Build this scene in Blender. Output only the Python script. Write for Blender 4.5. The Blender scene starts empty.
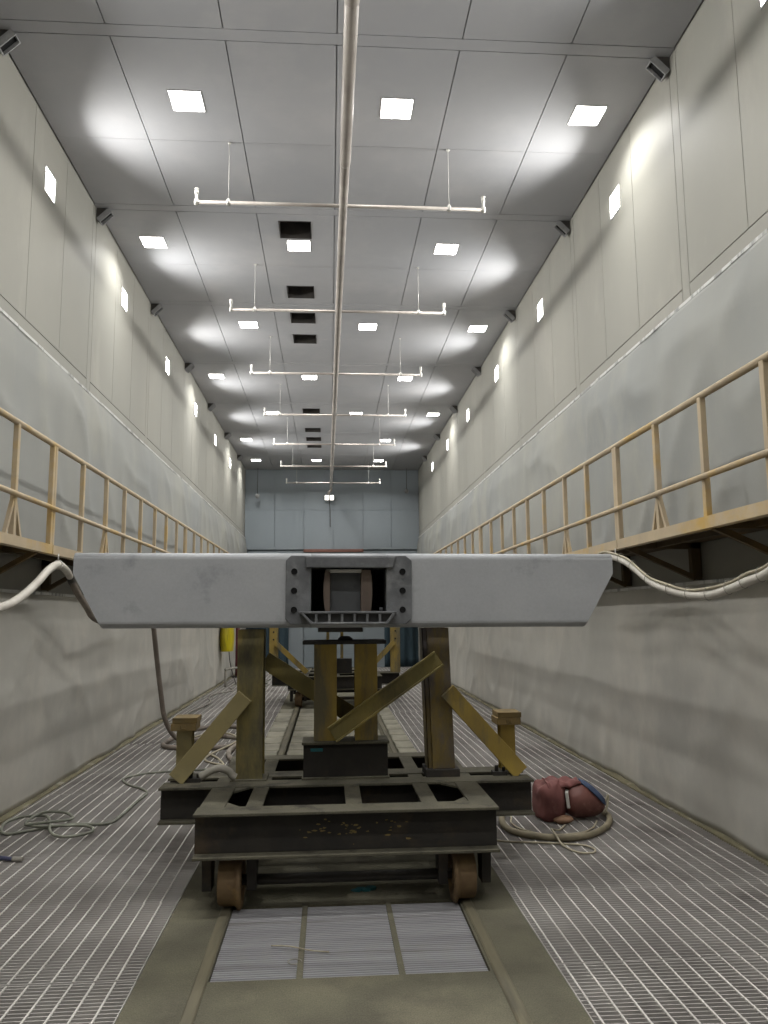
import bpy, bmesh, math, random
from mathutils import Vector, Matrix, noise
random.seed(7)
S = bpy.context.scene
COL = S.collection
PI = math.pi

# ------------------------------------------------------------------ helpers
def lin(c):
    r = []
    for v in c:
        v /= 255.0
        r.append(v / 12.92 if v <= 0.04045 else ((v + 0.055) / 1.055) ** 2.4)
    return (r[0], r[1], r[2], 1.0)

def mat(name, c1, c2=None, c3=None, rough=0.7, metal=0.0, scale=3.0, stretch=(1, 1, 1), lo=0.35, hi=0.65,
        lo3=0.55, hi3=0.7, scale3=1.2, bump=0.0, bscale=40.0, fine=0.0, rotz=0.0):
    """procedural surface: base colour, broad mottling (c2), patchy wear (c3), fine grain and bump"""
    m = bpy.data.materials.new(name)
    m.use_nodes = True
    nt = m.node_tree
    N, L = nt.nodes, nt.links
    b = N['Principled BSDF']
    b.inputs['Roughness'].default_value = rough
    b.inputs['Metallic'].default_value = metal
    tc = N.new('ShaderNodeTexCoord')
    mp = N.new('ShaderNodeMapping')
    mp.inputs['Scale'].default_value = stretch
    mp.inputs['Rotation'].default_value = (0, 0, rotz)
    L.new(tc.outputs['Object'], mp.inputs['Vector'])
    def nz(s, d=5.0, rg=0.6):
        n = N.new('ShaderNodeTexNoise')
        n.inputs['Scale'].default_value = s
        n.inputs['Detail'].default_value = d
        n.inputs['Roughness'].default_value = rg
        L.new(mp.outputs['Vector'], n.inputs['Vector'])
        return n
    def ramp(src, a, bb):
        r = N.new('ShaderNodeMapRange')
        r.inputs['From Min'].default_value = a
        r.inputs['From Max'].default_value = bb
        L.new(src, r.inputs['Value'])
        return r.outputs['Result']
    def mix(f, a, bcol, blend='MIX'):
        x = N.new('ShaderNodeMix')
        x.data_type = 'RGBA'
        x.blend_type = blend
        if isinstance(f, float):
            x.inputs[0].default_value = f
        else:
            L.new(f, x.inputs[0])
        if isinstance(a, tuple):
            x.inputs[6].default_value = a
        else:
            L.new(a, x.inputs[6])
        if isinstance(bcol, tuple):
            x.inputs[7].default_value = bcol
        else:
            L.new(bcol, x.inputs[7])
        return x.outputs[2]
    cur = lin(c1)
    if c2:
        cur = mix(ramp(nz(scale).outputs['Fac'], lo, hi), cur, lin(c2))
    if c3:
        cur = mix(ramp(nz(scale3, 6.0, 0.65).outputs['Fac'], lo3, hi3), cur, lin(c3))
    if fine > 0:
        n = nz(bscale * 2.5, 3.0)
        r = N.new('ShaderNodeMapRange')
        r.inputs['From Min'].default_value = 0.25
        r.inputs['From Max'].default_value = 0.75
        r.inputs['To Min'].default_value = 1 - fine
        r.inputs['To Max'].default_value = 1 + fine
        L.new(n.outputs['Fac'], r.inputs['Value'])
        cb = N.new('ShaderNodeCombineColor')
        for i in range(3):
            L.new(r.outputs['Result'], cb.inputs[i])
        cur = mix(1.0, cur, cb.outputs[0], 'MULTIPLY')
    if isinstance(cur, tuple):
        b.inputs['Base Color'].default_value = cur
    else:
        L.new(cur, b.inputs['Base Color'])
    if bump > 0:
        n = nz(bscale, 4.0)
        bp = N.new('ShaderNodeBump')
        bp.inputs['Strength'].default_value = bump
        bp.inputs['Distance'].default_value = 0.01
        L.new(n.outputs['Fac'], bp.inputs['Height'])
        L.new(bp.outputs['Normal'], b.inputs['Normal'])
    return m

def emit(name, col, strength):
    m = bpy.data.materials.new(name)
    m.use_nodes = True
    b = m.node_tree.nodes['Principled BSDF']
    b.inputs['Base Color'].default_value = lin((235, 235, 232))
    b.inputs['Emission Color'].default_value = lin(col)
    b.inputs['Emission Strength'].default_value = strength
    return m

class MB:
    def __init__(s):
        s.bm = bmesh.new()
        s.mi = 0
    def _faces(s, fs):
        for f in fs:
            f.material_index = s.mi
    def box(s, x0, x1, y0, y1, z0, z1, M=None):
        vs = [Vector((x, y, z)) for z in (z0, z1) for y in (y0, y1) for x in (x0, x1)]
        if M is not None:
            vs = [M @ v for v in vs]
        v = [s.bm.verts.new(p) for p in vs]
        fs = [s.bm.faces.new([v[i] for i in q]) for q in
              ((0, 2, 3, 1), (4, 5, 7, 6), (0, 1, 5, 4), (2, 6, 7, 3), (0, 4, 6, 2), (1, 3, 7, 5))]
        s._faces(fs)
        return s
    def prism(s, pts, a, b, axis='y', M=None):
        """polygon extruded along an axis. axis y: pts=(x,z); axis x: pts=(y,z); axis z: pts=(x,y)"""
        def P(p, t):
            q = {'y': (p[0], t, p[1]), 'x': (t, p[0], p[1]), 'z': (p[0], p[1], t)}[axis]
            q = Vector(q)
            return M @ q if M is not None else q
        A = [s.bm.verts.new(P(p, a)) for p in pts]
        B = [s.bm.verts.new(P(p, b)) for p in pts]
        n = len(pts)
        fs = [s.bm.faces.new(A), s.bm.faces.new(B[::-1])]
        for i in range(n):
            fs.append(s.bm.faces.new([A[i], B[i], B[(i + 1) % n], A[(i + 1) % n]]))
        s._faces(fs)
        return s
    def tube(s, pts, r, seg=10, cap=True, radii=None):
        pts = [Vector(p) for p in pts]
        rings = []
        n = len(pts)
        prev = None
        for i, p in enumerate(pts):
            t = (pts[min(i + 1, n - 1)] - pts[max(i - 1, 0)]).normalized()
            if prev is None:
                up = Vector((0, 0, 1)) if abs(t.z) < 0.9 else Vector((1, 0, 0))
                u = t.cross(up).normalized()
            else:
                u = (prev - t * prev.dot(t)).normalized()
            prev = u
            w = t.cross(u)
            rr = radii[i] if radii else r
            rings.append([s.bm.verts.new(p + (u * math.cos(2 * PI * k / seg) + w * math.sin(2 * PI * k / seg)) * rr) for k in range(seg)])
        fs = []
        for i in range(n - 1):
            for k in range(seg):
                f = s.bm.faces.new([rings[i][k], rings[i][(k + 1) % seg], rings[i + 1][(k + 1) % seg], rings[i + 1][k]])
                f.smooth = True
                fs.append(f)
        if cap:
            fs.append(s.bm.faces.new(rings[0][::-1]))
            fs.append(s.bm.faces.new(rings[-1]))
        s._faces(fs)
        return s
    def lathe(s, prof, M, seg=28, smooth=True):
        """profile (radius, height) turned about local z, placed by M"""
        rings = []
        for r, h in prof:
            if r < 1e-6:
                rings.append([s.bm.verts.new(M @ Vector((0, 0, h)))])
            else:
                rings.append([s.bm.verts.new(M @ Vector((r * math.cos(2 * PI * k / seg), r * math.sin(2 * PI * k / seg), h))) for k in range(seg)])
        fs = []
        for a, b in zip(rings, rings[1:]):
            for k in range(seg):
                k2 = (k + 1) % seg
                if len(a) == 1 and len(b) == 1:
                    continue
                if len(a) == 1:
                    f = s.bm.faces.new([a[0], b[k2], b[k]])
                elif len(b) == 1:
                    f = s.bm.faces.new([a[k], a[k2], b[0]])
                else:
                    f = s.bm.faces.new([a[k], a[k2], b[k2], b[k]])
                f.smooth = smooth
                fs.append(f)
        s._faces(fs)
        return s
    def grid(s, nu, nv, fn, smooth=True):
        V = [[s.bm.verts.new(fn(i / nu, j / nv)) for j in range(nv + 1)] for i in range(nu + 1)]
        fs = []
        for i in range(nu):
            for j in range(nv):
                f = s.bm.faces.new([V[i][j], V[i + 1][j], V[i + 1][j + 1], V[i][j + 1]])
                f.smooth = smooth
                fs.append(f)
        s._faces(fs)
        return s
    def bevel(s, test, off, seg=3):
        es = [e for e in s.bm.edges if test(e.verts[0].co, e.verts[1].co)]
        bmesh.ops.bevel(s.bm, geom=es, offset=off, segments=seg, affect='EDGES', profile=0.5)
        return s
    def build(s, name, m, parent=None, bev=0.0, origin=None):
        bmesh.ops.recalc_face_normals(s.bm, faces=s.bm.faces)
        if origin is not None:
            bmesh.ops.translate(s.bm, verts=s.bm.verts, vec=-Vector(origin))
        me = bpy.data.meshes.new(name)
        s.bm.to_mesh(me)
        s.bm.free()
        o = bpy.data.objects.new(name, me)
        COL.objects.link(o)
        for k in (m if isinstance(m, (list, tuple)) else [m]):
            me.materials.append(k)
        if origin is not None:
            o.location = origin
        if parent is not None:
            o.parent = parent
        if bev > 0:
            b = o.modifiers.new('bevel', 'BEVEL')
            b.width = bev
            b.segments = 2
            b.limit_method = 'ANGLE'
            b.angle_limit = math.radians(40)
        return o

def tag(o, label=None, cat=None, group=None, kind=None):
    for k, v in (('label', label), ('category', cat), ('group', group), ('kind', kind)):
        if v:
            o[k] = v
    return o

def root(name, loc, label, cat, group=None):
    o = bpy.data.objects.new(name, None)
    o.empty_display_size = 0.1
    COL.objects.link(o)
    o.location = loc
    tag(o, label, cat, group)
    return o

def struct(name, mb, m, label=None, cat=None, bev=0.0):
    o = mb.build(name, m, bev=bev)
    return tag(o, label, cat, None, 'structure')

def copy_tree(o, parent=None):
    c = o.copy()
    COL.objects.link(c)
    if parent is not None:
        c.parent = parent
    for ch in list(o.children):
        copy_tree(ch, c)
    return c

def smooth_path(pts, n=6):
    pts = [Vector(p) for p in pts]
    out = []
    for i in range(len(pts) - 1):
        p0, p1, p2, p3 = pts[max(i - 1, 0)], pts[i], pts[i + 1], pts[min(i + 2, len(pts) - 1)]
        for k in range(n):
            t = k / n
            out.append(0.5 * ((2 * p1) + (p2 - p0) * t + (2 * p0 - 5 * p1 + 4 * p2 - p3) * t * t + (3 * p1 - p0 - 3 * p2 + p3) * t ** 3))
    out.append(pts[-1])
    return out

# ------------------------------------------------------------------ materials
LENS, PC, PW = 12.0, 29.0, 38.0      # lamp lens glow, beam power of ceiling and wall lamps
M_ceil = mat('ceiling_sheet', (160, 160, 162), (153, 154, 157), (168, 167, 168), rough=0.55, scale=0.5, scale3=0.9, lo3=0.5, hi3=0.75)
M_wall = mat('wall_sheet', (151, 149, 140), (145, 144, 136), (158, 155, 146), rough=0.6, scale=0.6, stretch=(1, 1, 0.4), scale3=1.0)
M_back = mat('back_wall_sheet', (146, 154, 160), (138, 147, 153), None, rough=0.6, scale=0.5, stretch=(1, 1, 0.3))
M_door = mat('door_sheet', (150, 160, 166), (140, 150, 157), None, rough=0.6, scale=0.6, stretch=(1, 1, 0.3))
M_teal = mat('teal_curtain', (58, 78, 88), (48, 66, 76), None, rough=0.8, scale=2.0, stretch=(3, 1, 0.2))
M_liner = mat('rubber_liner', (150, 150, 144), (138, 140, 138), (162, 160, 149), rough=0.75, scale=0.5, stretch=(1, 1, 0.6), scale3=0.8, lo3=0.5, hi3=0.8, bump=0.15, bscale=3)
M_liner2 = mat('lower_rubber_liner', (196, 193, 185), (180, 178, 171), (206, 201, 191), rough=0.8, scale=0.7, stretch=(1, 1, 0.8), scale3=0.9, lo3=0.48, hi3=0.72, bump=0.2, bscale=3)
M_batten = mat('batten_steel', (205, 205, 202), (150, 150, 148), None, rough=0.5, scale=6, stretch=(1, 1, 0.1), lo=0.5, hi=0.6)
M_railpaint = mat('dusty_yellow_paint', (194, 176, 146), (176, 160, 136), (194, 160, 92), rough=0.6, scale=2.5, scale3=1.3, lo3=0.52, hi3=0.68)
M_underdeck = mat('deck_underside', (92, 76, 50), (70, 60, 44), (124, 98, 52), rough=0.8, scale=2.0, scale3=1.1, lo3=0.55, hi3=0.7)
M_pipe = mat('pipe_paint', (166, 159, 151), (148, 140, 133), None, rough=0.45, scale=4)
M_white = mat('white_fitting', (214, 212, 206), None, rough=0.5)
M_black = mat('black_void', (14, 14, 15), None, rough=0.9)
M_duct = mat('duct_sheet', (74, 70, 66), (52, 50, 48), None, rough=0.7, scale=4)
M_brk = mat('corner_steel', (160, 160, 160), (136, 136, 136), None, rough=0.6, scale=6)
M_lamp = mat('lamp_frame', (172, 172, 172), None, rough=0.5)
M_lens = emit('lamp_lens', (255, 252, 244), LENS)
M_sign = emit('lamp_head', (255, 250, 240), 6.0)
M_rust_red = mat('red_primer', (140, 98, 86), (120, 84, 74), None, rough=0.7, scale=3)

M_sand = mat('abrasive_sand', (104, 101, 84), (87, 84, 71), (120, 115, 97), rough=0.95, scale=2.2, scale3=1.6, lo3=0.5, hi3=0.72, bump=0.6, bscale=60, fine=0.35)
M_plate = mat('dusty_plate', (150, 146, 130), (124, 121, 108), (104, 100, 88), rough=0.85, scale=2.0, scale3=1.4, lo3=0.52, hi3=0.7, fine=0.1)
M_pit = mat('pit_bottom', (60, 57, 52), (48, 45, 41), None, rough=0.95, scale=2)
M_curb = mat('dusty_curb', (138, 132, 106), (112, 106, 84), (164, 160, 146), rough=0.9, scale=3, scale3=2, lo3=0.55, hi3=0.65)
M_gbar = mat('grating_bar', (192, 188, 184), (166, 161, 157), (120, 114, 110), rough=0.6, metal=0.0, scale=1.3, scale3=1.0, lo3=0.56, hi3=0.74)
M_grod = mat('grating_rod', (216, 213, 206), (192, 188, 182), None, rough=0.5, metal=0.0, scale=5)
M_grate = mat('floor_grate_steel', (164, 163, 166), (142, 141, 144), (120, 117, 112), rough=0.5, metal=0.0, scale=2, stretch=(0.3, 6, 1), scale3=1.5)
M_railtrack = mat('track_steel', (112, 106, 86), (86, 82, 68), (140, 132, 106), rough=0.7, scale=3, stretch=(3, 0.4, 1), scale3=2)

M_primer = mat('blasted_primer', (176, 178, 181), (165, 167, 171), (138, 140, 145), rough=0.65, scale=1.8, scale3=3.2, lo3=0.58, hi3=0.74, bump=0.05, bscale=30, fine=0.05)
M_cast = mat('cast_steel', (116, 118, 121), (88, 90, 93), (150, 151, 152), rough=0.6, scale=5, scale3=4, lo3=0.52, hi3=0.7, bump=0.25, bscale=25)
M_castdk = mat('dark_cast_steel', (64, 62, 60), (46, 45, 44), None, rough=0.7, scale=6)
M_castdk2 = mat('shelf_steel', (84, 84, 85), (66, 66, 67), None, rough=0.7, scale=6)
M_brownpl = mat('brown_liner_plate', (112, 98, 88), (90, 78, 70), None, rough=0.7, scale=5, stretch=(1, 1, 0.4))
M_grayblk = mat('grey_block', (86, 88, 90), (76, 78, 80), None, rough=0.6, scale=4)

M_ochre = mat('worn_ochre_paint', (176, 150, 70), (152, 130, 70), (112, 104, 80), rough=0.6, scale=3.0, stretch=(2.0, 2.0, 0.5), scale3=1.6, lo3=0.5, hi3=0.62, fine=0.08)
M_ochre2 = mat('dirty_ochre_paint', (160, 144, 84), (138, 128, 82), (88, 84, 70), rough=0.6, scale=2.6, stretch=(1.6, 1.6, 0.5), scale3=1.5, lo3=0.47, hi3=0.62, fine=0.08)
M_ochre3 = mat('bare_patched_ochre', (140, 120, 66), (100, 88, 58), (98, 92, 92), rough=0.6, scale=2.2, stretch=(1.6, 1.6, 0.6), scale3=1.4, lo3=0.48, hi3=0.6, fine=0.08)
M_cap = mat('dusty_cap', (160, 136, 88), (130, 114, 80), None, rough=0.75, scale=8)
M_olive = mat('dusty_olive_brace', (164, 150, 104), (146, 136, 98), (112, 106, 84), rough=0.7, scale=3, scale3=2, lo3=0.5, hi3=0.7)
M_cart = mat('dark_dirty_steel', (54, 50, 45), (40, 38, 36), (72, 60, 46), rough=0.75, scale=4, scale3=3, lo3=0.55, hi3=0.7, bump=0.2, bscale=30)
M_cartdust = mat('sand_dusted_flange', (98, 94, 79), (80, 77, 65), (58, 55, 48), rough=0.9, scale=4, scale3=5, lo3=0.55, hi3=0.68, fine=0.2, bump=0.3, bscale=50)
M_speck = mat('paint_splash', (124, 106, 62), None, rough=0.7)
M_teal_paint = mat('teal_paint', (30, 112, 122), (44, 96, 100), None, rough=0.6, scale=20)
M_wheel = mat('rusty_wheel', (128, 106, 76), (104, 84, 62), (150, 122, 78), rough=0.75, metal=0.2, scale=6, scale3=4)
M_hose_w = mat('white_hose', (204, 200, 190), (184, 178, 168), None, rough=0.55, scale=5)
M_hose_g = mat('grey_hose', (160, 156, 146), (136, 132, 122), (112, 108, 98), rough=0.7, scale=6, scale3=4)
M_hose_shade = mat('shaded_hose', (134, 124, 114), (110, 101, 92), (170, 162, 150), rough=0.7, scale=3, scale3=1.2, lo3=0.55, hi3=0.65)  # darker copy of the pale hose, standing for the walkway deck's shade
M_hose_t = mat('tan_hose', (150, 140, 116), (122, 114, 94), None, rough=0.7, scale=8)
M_cord = mat('pale_cord', (178, 170, 148), (150, 142, 122), None, rough=0.8, scale=10)
M_green = mat('greenish_hose', (140, 142, 128), (112, 114, 102), None, rough=0.7, scale=8)
M_blue = mat('blue_hose', (86, 88, 118), (70, 74, 100), None, rough=0.6, scale=8)
M_tie = mat('dark_tie', (60, 56, 52), None, rough=0.6)
M_helm = mat('maroon_shell', (130, 84, 76), (110, 70, 64), (156, 116, 104), rough=0.5, scale=5, scale3=6, lo3=0.58, hi3=0.72)
M_cape = mat('maroon_cape', (126, 78, 74), (104, 64, 62), (152, 110, 102), rough=0.8, scale=5, scale3=4, lo3=0.55, hi3=0.7)
M_strap = mat('blue_strap', (70, 86, 116), (54, 66, 92), None, rough=0.7, scale=12)
M_glove = mat('tan_leather', (160, 126, 100), (130, 100, 80), None, rough=0.8, scale=10)
M_ywrap = mat('yellow_plastic', (206, 192, 30), (186, 168, 20), (120, 108, 24), rough=0.4, scale=4, stretch=(3, 3, 0.4), scale3=3, lo3=0.55, hi3=0.65)
M_redpole = mat('dull_red_paint', (128, 62, 66), (100, 50, 54), (190, 170, 166), rough=0.6, scale=3, scale3=2, lo3=0.58, hi3=0.62)

# ------------------------------------------------------------------ room shell
XL, XR, ZC, YB, YF = -2.855, 3.074, 6.70, 26.6, -6.0
MOD = 2.97
SEAM0 = 6.26                        # middle of a frame strip
strips = [SEAM0 + MOD * k for k in range(-5, 8)]

CEIL = []                            # ceiling lamps: x, y, row index
for k in range(-3, 7):
    xs = (-1.39, 0.665, 2.60) if k in (-2, 0, 2, 4) else (-2.355, -0.415, 1.605)
    for j, x in enumerate(xs):
        if k == 5 and j == 1:
            continue
        CEIL.append((x, 7.17 + 2.968 * k, k, j))
DUCTS = [9.70, 11.68, 12.75, 13.76, 18.81, 20.79, 21.88, 22.80]
WL = [(7.73 + 2.94 * k, k) for k in range(-3, 6)]
WR = [(7.75 + 3.02 * k, k) for k in range(-3, 6)]
LH, WH = 0.165, 0.15                 # half sizes of the recess openings

def split(u0, u1, v0, v1, holes):
    """rectangle minus holes (each hu0,hu1,hv0,hv1), cut in strips along v"""
    hs = sorted([h for h in holes if h[0] < u1 and h[1] > u0 and h[2] < v1 and h[3] > v0], key=lambda h: h[2])
    out, v = [], v0
    for h in hs:
        if h[2] > v:
            out.append((u0, u1, v, h[2]))
        a, b = max(v, h[2]), min(h[3], v1)
        if h[0] > u0:
            out.append((u0, h[0], a, b))
        if h[1] < u1:
            out.append((h[1], u1, a, b))
        v = b
    if v < v1:
        out.append((u0, u1, v, v1))
    return out

# ceiling: sheet panels with open joints under a slab
mb = MB()
holes = [(x - LH, x + LH, y - LH, y + LH) for x, y, k, j in CEIL] + [(-0.655, -0.235, y - 0.23, y + 0.23) for y in DUCTS]
cols = [XL + 0.006, -1.9, -0.91, 0.065, 0.145, 1.16, 2.135, XR - 0.006]
g = 0.005
for i in range(len(cols) - 1):
    for a, b in zip(strips, strips[1:]):
        segs = [(a + 0.07, a + 1.56, g), (a + 1.56, b - 0.07, 0.0015)]
        if i == 3:
            segs = [(a + 0.07, b - 0.07, g)]
        for s0, s1, gg in segs:
            e0 = g if s0 == a + 0.07 else 0.0015
            e1 = g if s1 == b - 0.07 else 0.0015
            if s0 > YB:
                continue
            for q in split(cols[i] + g, cols[i + 1] - g, s0 + e0, min(s1 - e1, YB), holes):
                mb.box(q[0], q[1], q[2], q[3], ZC, ZC + 0.02)
for y in strips:
    if YF < y < YB:
        mb.box(XL, XR, y - 0.07 + g, y + 0.07 - g, ZC, ZC + 0.02)
mb.box(XL - 0.6, XR + 0.6, YF - 0.3, YB + 0.3, ZC + 0.42, ZC + 0.5)
struct('ceiling', mb, M_ceil)

# side walls: upper sheet panels, frame strips, slab behind
def side_wall(name, x, sg, lamps):
    def bx(mb, y0, y1, z0, z1, d0=0.0, d1=0.02):
        a, b = x + sg * d0, x + sg * d1
        mb.box(min(a, b), max(a, b), y0, y1, z0, z1)
    mb = MB()
    holes = [(y - WH, y + WH, 5.965, 6.245) for y, k in lamps]
    for a, b in zip(strips, strips[1:]):
        e = [a + 0.07, a + 1.02, a + 1.95, b - 0.07]
        for p, q in zip(e, e[1:]):
            if p > YB:
                continue
            for r in split(p + 0.004, min(q - 0.004, YB), 4.505, ZC - 0.006, holes):
                bx(mb, r[0], r[1], r[2], r[3])
        bx(mb, a - 0.066, a + 0.066, 4.37, ZC - 0.006)
        bx(mb, a + 0.074, min(b - 0.074, YB), 4.37, 4.495)
    bx(mb, YF - 0.3, YB + 0.3, -0.6, ZC + 0.5, 0.16, 0.26)
    bx(mb, YF, YB, -0.5, 4.36, 0.03, 0.16)
    return struct(name, mb, M_wall)
side_wall('wall_left', XL, -1, WL)
side_wall('wall_right', XR, 1, WR)

# hanging rubber liner sheets on the side walls
def fold(y, z, s):
    a = noise.noise(Vector((y * 0.8, z * 0.45, s)))
    r = 1 - abs(noise.noise(Vector((y * 0.9 + z * 0.6, z * 0.7 - y * 0.25, s + 9)))) * 2
    c = noise.noise(Vector((y * 2.6, z * 0.35, s + 4)))
    return 0.5 * a + 0.35 * max(r, 0) ** 3 + 0.22 * c
def liner(name, x, sg, z0, z1, amp, m, seed):
    y0, y1 = 2.2, YB - 0.02
    def fn(u, v):
        y, z = y0 + (y1 - y0) * u, z0 + (z1 - z0) * v
        pin = min(1.0, (z1 - z) / 0.35)
        d = 0.012 + (0.5 + fold(y, z, seed)) * amp * (0.15 + 0.85 * pin)
        return Vector((x - sg * max(d, 0.006), y, z))
    mb = MB().grid(380, 34, fn)
    o = struct(name, mb, m)
    sd = o.modifiers.new('thickness', 'SOLIDIFY')
    sd.thickness = 0.004
    sd.offset = 0
    return o
liner('wall_left_upper_liner', XL, -1, 2.304, 4.35, 0.075, M_liner, 3.3)
liner('wall_right_upper_liner', XR, 1, 2.304, 4.35, 0.085, M_liner, 17.1)
liner('wall_left_lower_liner', XL, -1, 0.02, 1.95, 0.075, M_liner2, 31.7)
liner('wall_right_lower_liner', XR, 1, 0.02, 1.95, 0.08, M_liner2, 44.2)
n = 0
for x, sg in ((XL, -1), (XR, 1)):
    for z in (4.345, 1.95):
        mb = MB()
        y = 2.2
        while y < YB - 0.05:
            L = random.uniform(0.42, 0.8)
            y2 = min(y + L, YB - 0.02)
            dz = random.uniform(-0.004, 0.004)
            a, b = x - sg * 0.016, x - sg * 0.03
            mb.box(min(a, b), max(a, b), y + 0.006, y2 - 0.006, z - 0.014 + dz, z + 0.014 + dz)
            y = y2
        n += 1
        struct('trim_%d' % n, mb, M_batten)
    mb = MB()
    a, b = x + sg * 0.03, x - sg * 0.11
    mb.prism([(a, -0.1), (b, -0.1), (b, 0.012), (x - sg * 0.02, 0.03), (a, 0.03)], 2.2, YB)
    struct('trim_%d' % (n + 4), mb, M_curb)

# end wall with a tall door between the rails
mb = MB()
xb = [XL, -1.85, -0.86, 1.15, 2.12, XR]
zb = [(0, 1.9), (1.9, 3.9), (3.95, 5.3), (5.3, ZC - 0.006)]
for i in range(5):
    for z0, z1 in zb:
        if i == 2 and z1 < 3.95:
            continue
        if i == 2:
            mb.box(xb[i] + 0.006, 0.14, YB, YB + 0.03, z0 + 0.004, z1 - 0.004)
            mb.box(0.15, xb[i + 1] - 0.006, YB, YB + 0.03, z0 + 0.004, z1 - 0.004)
        else:
            mb.box(xb[i] + 0.006, xb[i + 1] - 0.006, YB, YB + 0.03, z0 + 0.004, z1 - 0.004)
mb.box(XL - 0.4, XR + 0.4, YB + 0.16, YB + 0.3, -0.6, ZC + 0.5)
struct('wall_back', mb, M_back)
mb = MB()
for i in range(8):
    z0 = 0.02 + i * 0.485
    mb.box(-0.845, 1.135, YB + 0.01, YB + 0.05, z0 + 0.004, z0 + 0.481)
struct('door_1', mb, M_door)
struct('trim_9', MB().box(-0.87, 1.16, YB - 0.05, YB + 0.02, 3.86, 3.96), M_rust_red, bev=0.006)
mb = MB()
for x0, x1 in ((XL + 0.03, -1.35), (1.85, XR - 0.03)):
    mb.grid(60, 6, lambda u, v, x0=x0, x1=x1: Vector((x0 + (x1 - x0) * u, YB - 0.06 - 0.03 * math.sin(u * (x1 - x0) * 22), 0.02 + 1.75 * v)))
o = struct('wall_back_teal_liner', mb, M_teal)
sd = o.modifiers.new('thickness', 'SOLIDIFY'); sd.thickness = 0.006
struct('wall_front', MB().box(XL - 0.4, XR + 0.4, YF - 0.3, YF, -0.6, ZC + 0.5), M_wall)

# ------------------------------------------------------------------ floor
TL, TR = -0.905, 1.105               # edges of the sand-covered track strip
mb = MB()
mb.box(XL - 0.4, XR + 0.4, YF - 0.3, YB + 0.3, -0.62, -0.52)
struct('floor_pit', mb, M_pit)
# sand-covered track bed, open where the ribbed grates sit
mb = MB()
GX0, GX1, GY0, GY1 = -0.568, 0.777, 3.99, 4.95
for q in split(TL, TR, YF, YB, [(GX0, GX1, GY0, GY1), (-0.56, -0.53, GY1, YB), (0.745, 0.775, GY1, YB)]):
    mb.box(q[0], q[1], q[2], q[3], -0.5, 0.0)
struct('floor', mb, M_sand)
for i, (x0, x1) in enumerate(((XL + 0.10, TL), (TR, XR - 0.10))):
    mb = MB()
    y = 2.0
    p = 0
    while y < YB - 0.1:
        y1 = min(y + 1.02, YB - 0.03)
        mb.mi = 0
        a, b = x0 + 0.004, x1 - 0.004
        dz = random.uniform(-0.003, 0.003)
        mb.box(a, b, y + 0.003, y + 0.008, -0.03 + dz, dz)
        mb.box(a, b, y1 - 0.008, y1 - 0.003, -0.03 + dz, dz)
        yy = y + 0.035
        while yy < y1 - 0.02:
            mb.box(a, b, yy - 0.0026, yy + 0.0026, -0.03 + dz, dz)
            yy += 0.034
        mb.box(a, a + 0.005, y, y1, -0.03 + dz, 0.001 + dz)
        mb.box(b - 0.005, b, y, y1, -0.03 + dz, 0.001 + dz)
        mb.mi = 1
        if p % 3 == 0:
            roff = random.random()
        xx = a + 0.03 + 0.06 * roff
        while xx < b - 0.02:
            mb.box(xx - 0.0045, xx + 0.0045, y + 0.004, y1 - 0.004, -0.006 + dz, 0.002 + dz)
            xx += 0.1
        y = y1
        p += 1
    # support joists below
    mb.mi = 0
    for k in range(3):
        xj = x0 + (x1 - x0) * (0.08 + 0.42 * k)
        mb.box(xj - 0.03, xj + 0.03, 2.0, YB - 0.05, -0.5, -0.034)
    struct('floor_grating_' + ('left', 'right')[i], mb, [M_gbar, M_grod])
# rails, flush in the bed
for i, (xa, xb_, lab) in enumerate(((-0.632, -0.572, 'left flush steel rail under the carts, beside left grating'), (0.79, 0.85, 'right flush steel rail under the carts, beside right grating'))):
    mb = MB()
    mb.prism([(xa, -0.08), (xa, 0.006), (xa + 0.008, 0.012), (xb_ - 0.008, 0.012), (xb_, 0.006), (xb_, -0.08)], YF + 0.1, YB - 0.05)
    tag(mb.build('track_rail', M_railtrack), lab, 'rail', 'track rails')
# dusty arched cover plates on the bed beyond the front cart
mb = MB()
for xa, xb_, sd_ in ((TL + 0.01, -0.645, 1), (-0.52, 0.735, 2), (0.865, TR - 0.01, 3)):
    y = 7.05
    while y < 14.6:
        L = 0.56
        def arch(u, v, xa=xa, xb_=xb_, y=y, L=L):
            h = 0.004 + 0.026 * (1 - (2 * v - 1) ** 2) - 0.012 * math.sin(PI * u) * (1 - v)
            return Vector((xa + (xb_ - xa) * u, y + 0.01 + (L - 0.02) * v, max(h, 0.003)))
        mb.grid(8, 8, arch)
        y += L
o = struct('floor_plates', mb, M_plate)
sd = o.modifiers.new('thickness', 'SOLIDIFY'); sd.thickness = 0.006; sd.offset = -1
# three ribbed grates in the bed
struct('floor_grate_well', MB().box(GX0, GX1, GY0, GY1, -0.51, -0.07), M_pit)
for i, (a, b, w) in enumerate(((-0.562, -0.158, 'left'), (-0.125, 0.335, 'middle'), (0.368, 0.768, 'right'))):
    mb = MB()
    mb.box(a, b, GY0 + 0.004, GY1 - 0.004, -0.03, -0.018)
    yy = GY0 + 0.012
    while yy < GY1 - 0.012:
        mb.prism([(yy - 0.008, -0.02), (yy - 0.005, -0.004), (yy + 0.005, -0.004), (yy + 0.008, -0.02)], a, b, 'x')
        yy += 0.024
    mb.box(a, b, GY0 + 0.003, GY0 + 0.009, -0.068, -0.03)
    mb.box(a, b, GY1 - 0.009, GY1 - 0.003, -0.068, -0.03)
    tag(mb.build('floor_grate', M_grate), '%s ribbed steel grate of the three set in sand before the cart' % w, 'grate', 'ribbed grates between the rails')
mb = MB()
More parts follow.
